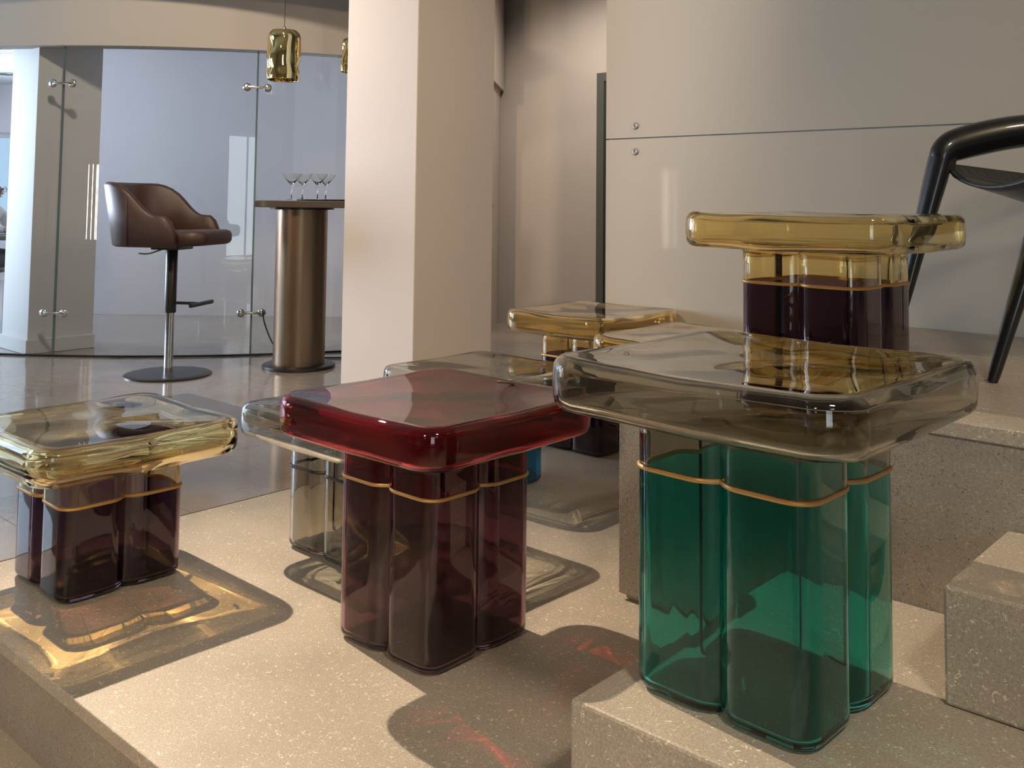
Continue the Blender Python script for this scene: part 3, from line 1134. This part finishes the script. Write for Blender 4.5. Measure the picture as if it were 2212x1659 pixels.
# LED pendant tubes hanging in the left part of the showroom (seen mirrored in the glass)
for k, (dx, dy, z0) in enumerate(((-0.13, 0.0, 0.62), (0.0, 0.06, 0.62), (0.05, -0.04, 0.62), (0.12, 0.05, 0.62))):
    t = empty('tube_pendant', (-4.30 + dx, 3.0 + dy, z0))
    tag(t, 'slim upright glowing tube pendant in the left of the showroom', 'tube lamp', 'upright tube pendants')
    v, f = loft(lathe([(0.010, 0.0), (0.010, 0.76)], 12), True, True)
    mesh_obj('tube', v, f, LED, t, True)
    bm_obj('cord', tube_bm([(0, 0, 0.76), (0, 0, 3.39 - z0)], 0.002, 6), RUBBER, t)

# ------------------------------------------------------------------ black armchair on the landing
def armchair():
    t = empty('armchair', (1.62, 2.78, 0.6))
    tag(t, 'black carbon armchair with slanted tapering legs on the stone landing', 'armchair')
    base = Vector((1.62, 2.78, 0.6))

    def rel(pts):
        return [Vector(p) - base for p in pts]
    knees = {}
    for s, foot, knee in ((1, (1.175, 3.02, 0.601), (1.345, 3.02, 1.215)), (-1, (1.238, 2.515, 0.601), (1.43, 2.50, 1.215))):
        f_, k_ = Vector(foot), Vector(knee)
        pts = [f_ + (k_ - f_) * q for q in (0, 0.03, 0.5, 0.85, 0.97)]
        rr = [(0.013, 0.013), (0.016, 0.015), (0.028, 0.024), (0.043, 0.034), (0.045, 0.036)]
        bm_obj('leg', tube_bm(rel(pts), rr, 14, upref=Vector((0, 1, 0)).cross(k_ - f_)), CARBON, t, True, angle=60)
        knees[s] = k_
    for s, foot, top in ((1, (1.98, 3.02, 0.601), (1.93, 3.02, 1.30)), (-1, (2.02, 2.49, 0.601), (1.97, 2.50, 1.30))):
        f_, k_ = Vector(foot), Vector(top)
        pts = [f_ + (k_ - f_) * q for q in (0, 0.03, 0.5, 0.85, 1.0)]
        rr = [0.012, 0.013, 0.018, 0.024, 0.028]
        bm_obj('leg', tube_bm(rel(pts), rr, 14), CARBON, t, True, angle=60)
        kn = knees[s]
        arm = smooth_path([kn + Vector((-0.004, 0, -0.05)), kn + Vector((0.012, 0, 0.006)), kn + Vector((0.075, 0, 0.036)), kn + Vector((0.25, 0, 0.072)), Vector((1.80, k_.y, 1.295)), k_ + Vector((0.03, 0, 0.015))], 6)
        m_ = len(arm)
        rr = [(0.036 + 0.016 * math.sin(PI * i / (m_ - 1)), 0.034 + 0.008 * math.sin(PI * i / (m_ - 1))) for i in range(m_)]
        bm_obj('armrest', tube_bm(rel(arm), rr, 14, upref=Vector((0, 1, 0))), CARBON, t, True, angle=60)
    # sling seat hung between the arms, deepest in the middle
    rows = []
    nu, nv = 18, 14
    for i in range(nu + 1):
        q = i / nu
        row = []
        for j in range(nv + 1):
            w = j / nv
            A, B = knees[1], knees[-1]
            xf = A.x + (B.x - A.x) * w
            x = xf + 0.01 + 0.50 * q
            y = A.y + (B.y - A.y) * w
            sag = math.sin(PI * w ** 0.8)
            ztop = 1.185 - 0.06 * q
            depth = 0.072 + 0.10 * q
            row.append((x, y, ztop - depth * sag ** 0.8))
        rows.append(row)
    verts, faces = [], []
    for th in (0, -0.012):
        for row in rows:
            verts += [tuple(Vector((x, y, z + th)) - base) for x, y, z in row]
    W_, n0 = nv + 1, (nu + 1) * (nv + 1)
    for i in range(nu):
        for j in range(nv):
            a, b, c, d = i * W_ + j, i * W_ + j + 1, (i + 1) * W_ + j + 1, (i + 1) * W_ + j
            faces.append((a, b, c, d))
            faces.append((n0 + d, n0 + c, n0 + b, n0 + a))
    for i in range(nu):
        for j in (0, nv):
            a, d = i * W_ + j, (i + 1) * W_ + j
            faces.append((a, d, n0 + d, n0 + a) if j == 0 else (d, a, n0 + a, n0 + d))
    for j in range(nv):
        for i in (0, nu):
            a, b = i * W_ + j, i * W_ + j + 1
            faces.append((b, a, n0 + a, n0 + b) if i == 0 else (a, b, n0 + b, n0 + a))
    mesh_obj('seat', verts, faces, CARBON_SEAT, t, True)
    # backrest band
    rows = []
    verts, faces = [], []
    nb = 16
    for j in range(nb + 1):
        w = j / nb
        y = 3.02 - 0.52 * w
        x = 1.945 + 0.10 * math.sin(PI * w) + 0.03 * w
        for dx, z in ((0, 1.10), (0.04, 1.42), (0.055, 1.42), (0.015, 1.10)):
            verts.append(tuple(Vector((x + dx, y, z)) - base))
    for j in range(nb):
        for k in range(4):
            a, b = j * 4 + k, j * 4 + (k + 1) % 4
            faces.append((a, b, b + 4, a + 4))
    faces += [(3, 2, 1, 0), tuple(nb * 4 + k for k in range(4))]
    bm = bmesh.new()
    vv = [bm.verts.new(p) for p in verts]
    for q in faces:
        bm.faces.new([vv[i] for i in q])
    bm_obj('backrest', bm, CARBON, t, True, angle=50)
    return t


armchair()


# ------------------------------------------------------------------ far room: sea view, ceiling fittings, table, chair and seated person
SEA = pmat('sea_water', (0.05, 0.28, 0.42), 0.25, noise=0.3, nscale=0.4)
struct(mesh_obj('ground_sea', [(-160, 14, -2.5), (60, 14, -2.5), (60, 220, -2.5), (-160, 220, -2.5)], [(0, 1, 2, 3)], SEA), 'blue water beyond the far window')

vent = empty('ceiling_vent', (-4.78, 9.2, 2.459))
tag(vent, 'white slatted air vent in the far room ceiling', 'vent')
bm = box_bm(-0.32, 0.32, -0.32, -0.28, -0.012, 0.0)
box_bm(-0.32, 0.32, 0.28, 0.32, -0.012, 0.0, bm=bm)
box_bm(-0.32, -0.28, -0.28, 0.28, -0.012, 0.0, bm=bm)
box_bm(0.28, 0.32, -0.28, 0.28, -0.012, 0.0, bm=bm)
bm_obj('frame', bm, PLASTER_WHITE, vent)
bm_obj('backing', box_bm(-0.28, 0.28, -0.28, 0.28, -0.002, -0.0002), DOOR_GREY, vent)
for k in range(6):
    bm_obj('slat', box_bm(-0.28, 0.28, -0.25 + k * 0.09, -0.20 + k * 0.09, -0.010, -0.004), PLASTER_WHITE, vent)
v, f = loft(lathe([(0.0001, -0.004), (0.075, -0.004), (0.08, -0.012), (0.10, -0.010), (0.10, 0.0), (0.0001, 0.0)], 24))
dl = mesh_obj('downlight', v, f, STEEL, None, True, loc=(-5.85, 11.1, 2.459))
tag(dl, 'round recessed downlight in the far room ceiling', 'ceiling light')

DARK_WOOD = pmat('dark_table_wood', (0.10, 0.075, 0.06), 0.4, noise=0.2)
t = empty('dining_table', (-3.90, 8.02, 0))
tag(t, 'dark dining table in front of the seated person', 'table')
bm_obj('tabletop', box_bm(-0.30, 0.24, -0.48, 0.48, 0.705, 0.740, 0.006, 2), DARK_WOOD, t)
for sx in (-0.25, 0.19):
    for sy in (-0.43, 0.43):
        bm_obj('leg', box_bm(sx - 0.02, sx + 0.02, sy - 0.02, sy + 0.02, 0.0008, 0.7045), DARK_WOOD, t)
t = empty('dining_chair', (-4.46, 8.05, 0))
tag(t, 'dark dining chair under the seated person', 'chair')
bm_obj('seat', box_bm(-0.21, 0.21, -0.21, 0.21, 0.41, 0.445, 0.012, 2), BLACK_METAL, t)
bm_obj('backrest', box_bm(-0.245, -0.212, -0.21, 0.21, 0.50, 0.86, 0.012, 2), BLACK_METAL, t)
for sx in (-0.19, 0.19):
    for sy in (-0.19, 0.19):
        top = 0.409 if sx > 0 else 0.52
        x_ = sx if sx > 0 else -0.228
        bm_obj('leg', tube_bm([(x_, sy, 0.0008), (x_, sy, top)], 0.013, 8), BLACK_METAL, t)

SKIN = pmat('skin', (0.50, 0.30, 0.22), 0.5)
SHIRT = pmat('white_shirt', (0.66, 0.64, 0.62), 0.8)
TROUSER = pmat('dark_trousers', (0.03, 0.035, 0.05), 0.85)
SHOE = pmat('dark_shoes', (0.02, 0.018, 0.016), 0.5)
HAIR = pmat('dark_hair', (0.035, 0.025, 0.02), 0.6)


def seated_person():
    V, E, R = [], [], []

    def add(p, r, prev=None):
        V.append(p)
        R.append(r if isinstance(r, tuple) else (r, r))
        if prev is not None:
            E.append((prev, len(V) - 1))
        return len(V) - 1
    z0 = 0.0
    pel = add((0, 0, 0.555), (0.135, 0.105))
    wai = add((0.01, 0, 0.68), (0.125, 0.095), pel)
    che = add((0.03, 0, 0.83), (0.15, 0.105), wai)
    sho = add((0.045, 0, 0.93), (0.12, 0.075), che)
    nek = add((0.065, 0, 0.985), 0.050, sho)
    hd0 = add((0.085, 0, 1.035), (0.068, 0.072), nek)
    hd1 = add((0.095, 0, 1.085), (0.074, 0.092), hd0)
    hd2 = add((0.092, 0, 1.145), (0.066, 0.082), hd1)
    for s in (-1, 1):
        a = add((0.045, s * 0.17, 0.915), 0.058, sho)
        e = add((0.10, s * 0.235, 0.765), 0.043, a)
        f_ = add((0.26, s * 0.20, 0.782), 0.034, e)
        w = add((0.355, s * 0.16, 0.778), (0.027, 0.022), f_)
        p = add((0.405, s * 0.145, 0.772), (0.036, 0.016), w)
        for q, ln in ((-0.026, 0.060), (-0.009, 0.072), (0.009, 0.068), (0.026, 0.052)):
            k = add((0.445, s * 0.142 + q, 0.772), 0.0085, p)
            k = add((0.445 + ln * .55, s * 0.140 + q * 1.15, 0.766), 0.0080, k)
            add((0.445 + ln, s * 0.138 + q * 1.2, 0.753), 0.0070, k)
        k = add((0.395, s * 0.145 - s * 0.040, 0.766), 0.0100, w)
        add((0.430, s * 0.145 - s * 0.055, 0.757), 0.0085, k)
        h_ = add((0.06, s * 0.095, 0.535), 0.090, pel)
        kn = add((0.43, s * 0.11, 0.530), 0.062, h_)
        ca_ = add((0.42, s * 0.11, 0.33), 0.052, kn)
        an = add((0.41, s * 0.11, 0.09), 0.036, ca_)
        add((0.52, s * 0.115, 0.045), (0.040, 0.034), an)
    me = bpy.data.meshes.new('person_cage')
    me.from_pydata(V, E, [])
    o = bpy.data.objects.new('person', me)
    link(o)
    md = o.modifiers.new('skin', 'SKIN')
    md.use_smooth_shade = True
    if not me.skin_vertices:
        bpy.context.view_layer.objects.active = o
    for i, sv in enumerate(me.skin_vertices[0].data):
        sv.radius = R[i]
        sv.use_root = (i == 0)
    sb = o.modifiers.new('sub', 'SUBSURF')
    sb.levels = 2
    sb.render_levels = 2
    dg = bpy.context.evaluated_depsgraph_get()
    m2 = bpy.data.meshes.new_from_object(o.evaluated_get(dg))
    o.modifiers.clear()
    o.data = m2
    for mt in (SHIRT, SKIN, TROUSER, SHOE):
        m2.materials.append(mt)
    for p in m2.polygons:
        c = p.center
        i = 0
        if c.z > 0.985 or (c.x > 0.335 and c.z > 0.70):
            i = 1
        elif c.z < 0.10:
            i = 3
        elif c.z < 0.62 or (c.x > 0.20 and c.z < 0.68):
            i = 2
        p.material_index = i
        p.use_smooth = True
    o.location = (-4.40, 8.05, 0.0)
    o.rotation_euler.z = math.radians(-6)
    tag(o, 'seated person in a white shirt and glasses at the dark far table', 'person')
    # hair, nose, ears, eyes and glasses
    b = bmesh.new()
    bmesh.ops.create_uvsphere(b, u_segments=24, v_segments=14, radius=1.0)
    for v in b.verts:
        v.co = Vector((0.078 + v.co.x * 0.092, v.co.y * 0.083, 1.125 + v.co.z * 0.092))
    bmesh.ops.delete(b, geom=[v for v in b.verts if v.co.x > 0.10 and v.co.z < 1.165 or v.co.z < 1.07], context='VERTS')
    bm_obj('hair', b, HAIR, o, True)
    b = bmesh.new()
    bmesh.ops.create_cone(b, segments=10, radius1=0.017, radius2=0.004, depth=0.045, cap_ends=True)
    for v in b.verts:
        v.co = Vector((0.178 - v.co.z * 0.25 + v.co.x * .6, v.co.y, 1.085 + v.co.z))
    bm_obj('nose', b, SKIN, o, True)
    for s in (-1, 1):
        b = bmesh.new()
        bmesh.ops.create_uvsphere(b, u_segments=12, v_segments=8, radius=1.0)
        for v in b.verts:
            v.co = Vector((0.085 + v.co.x * 0.017, s * 0.078 + v.co.y * 0.008, 1.09 + v.co.z * 0.030))
        bm_obj('ear', b, SKIN, o, True)
        b = bmesh.new()
        bmesh.ops.create_uvsphere(b, u_segments=10, v_segments=8, radius=0.010)
        for v in b.verts:
            v.co += Vector((0.164, s * 0.031, 1.105))
        bm_obj('eye', b, SHOE, o, True)
    b = bmesh.new()
    for s in (-1, 1):
        ring = [Vector((0.182, s * 0.034 + 0.025 * math.cos(2 * PI * k / 20), 1.103 + 0.020 * math.sin(2 * PI * k / 20))) for k in range(21)]
        tube_bm(ring, 0.0022, 6, bm=b, upref=Vector((1, 0, 0)))
        tube_bm([(0.182, s * 0.058, 1.106), (0.09, s * 0.082, 1.108)], 0.002, 6, bm=b)
    tube_bm([(0.184, -0.010, 1.106), (0.184, 0.010, 1.106)], 0.002, 6, bm=b)
    bm_obj('glasses', b, SHOE, o, True)
    bm_obj('mouth', box_bm(0.166, 0.172, -0.022, 0.022, 1.043, 1.049, 0.002, 1), pmat('lips', (0.36, 0.14, 0.12), 0.5), o)


seated_person()
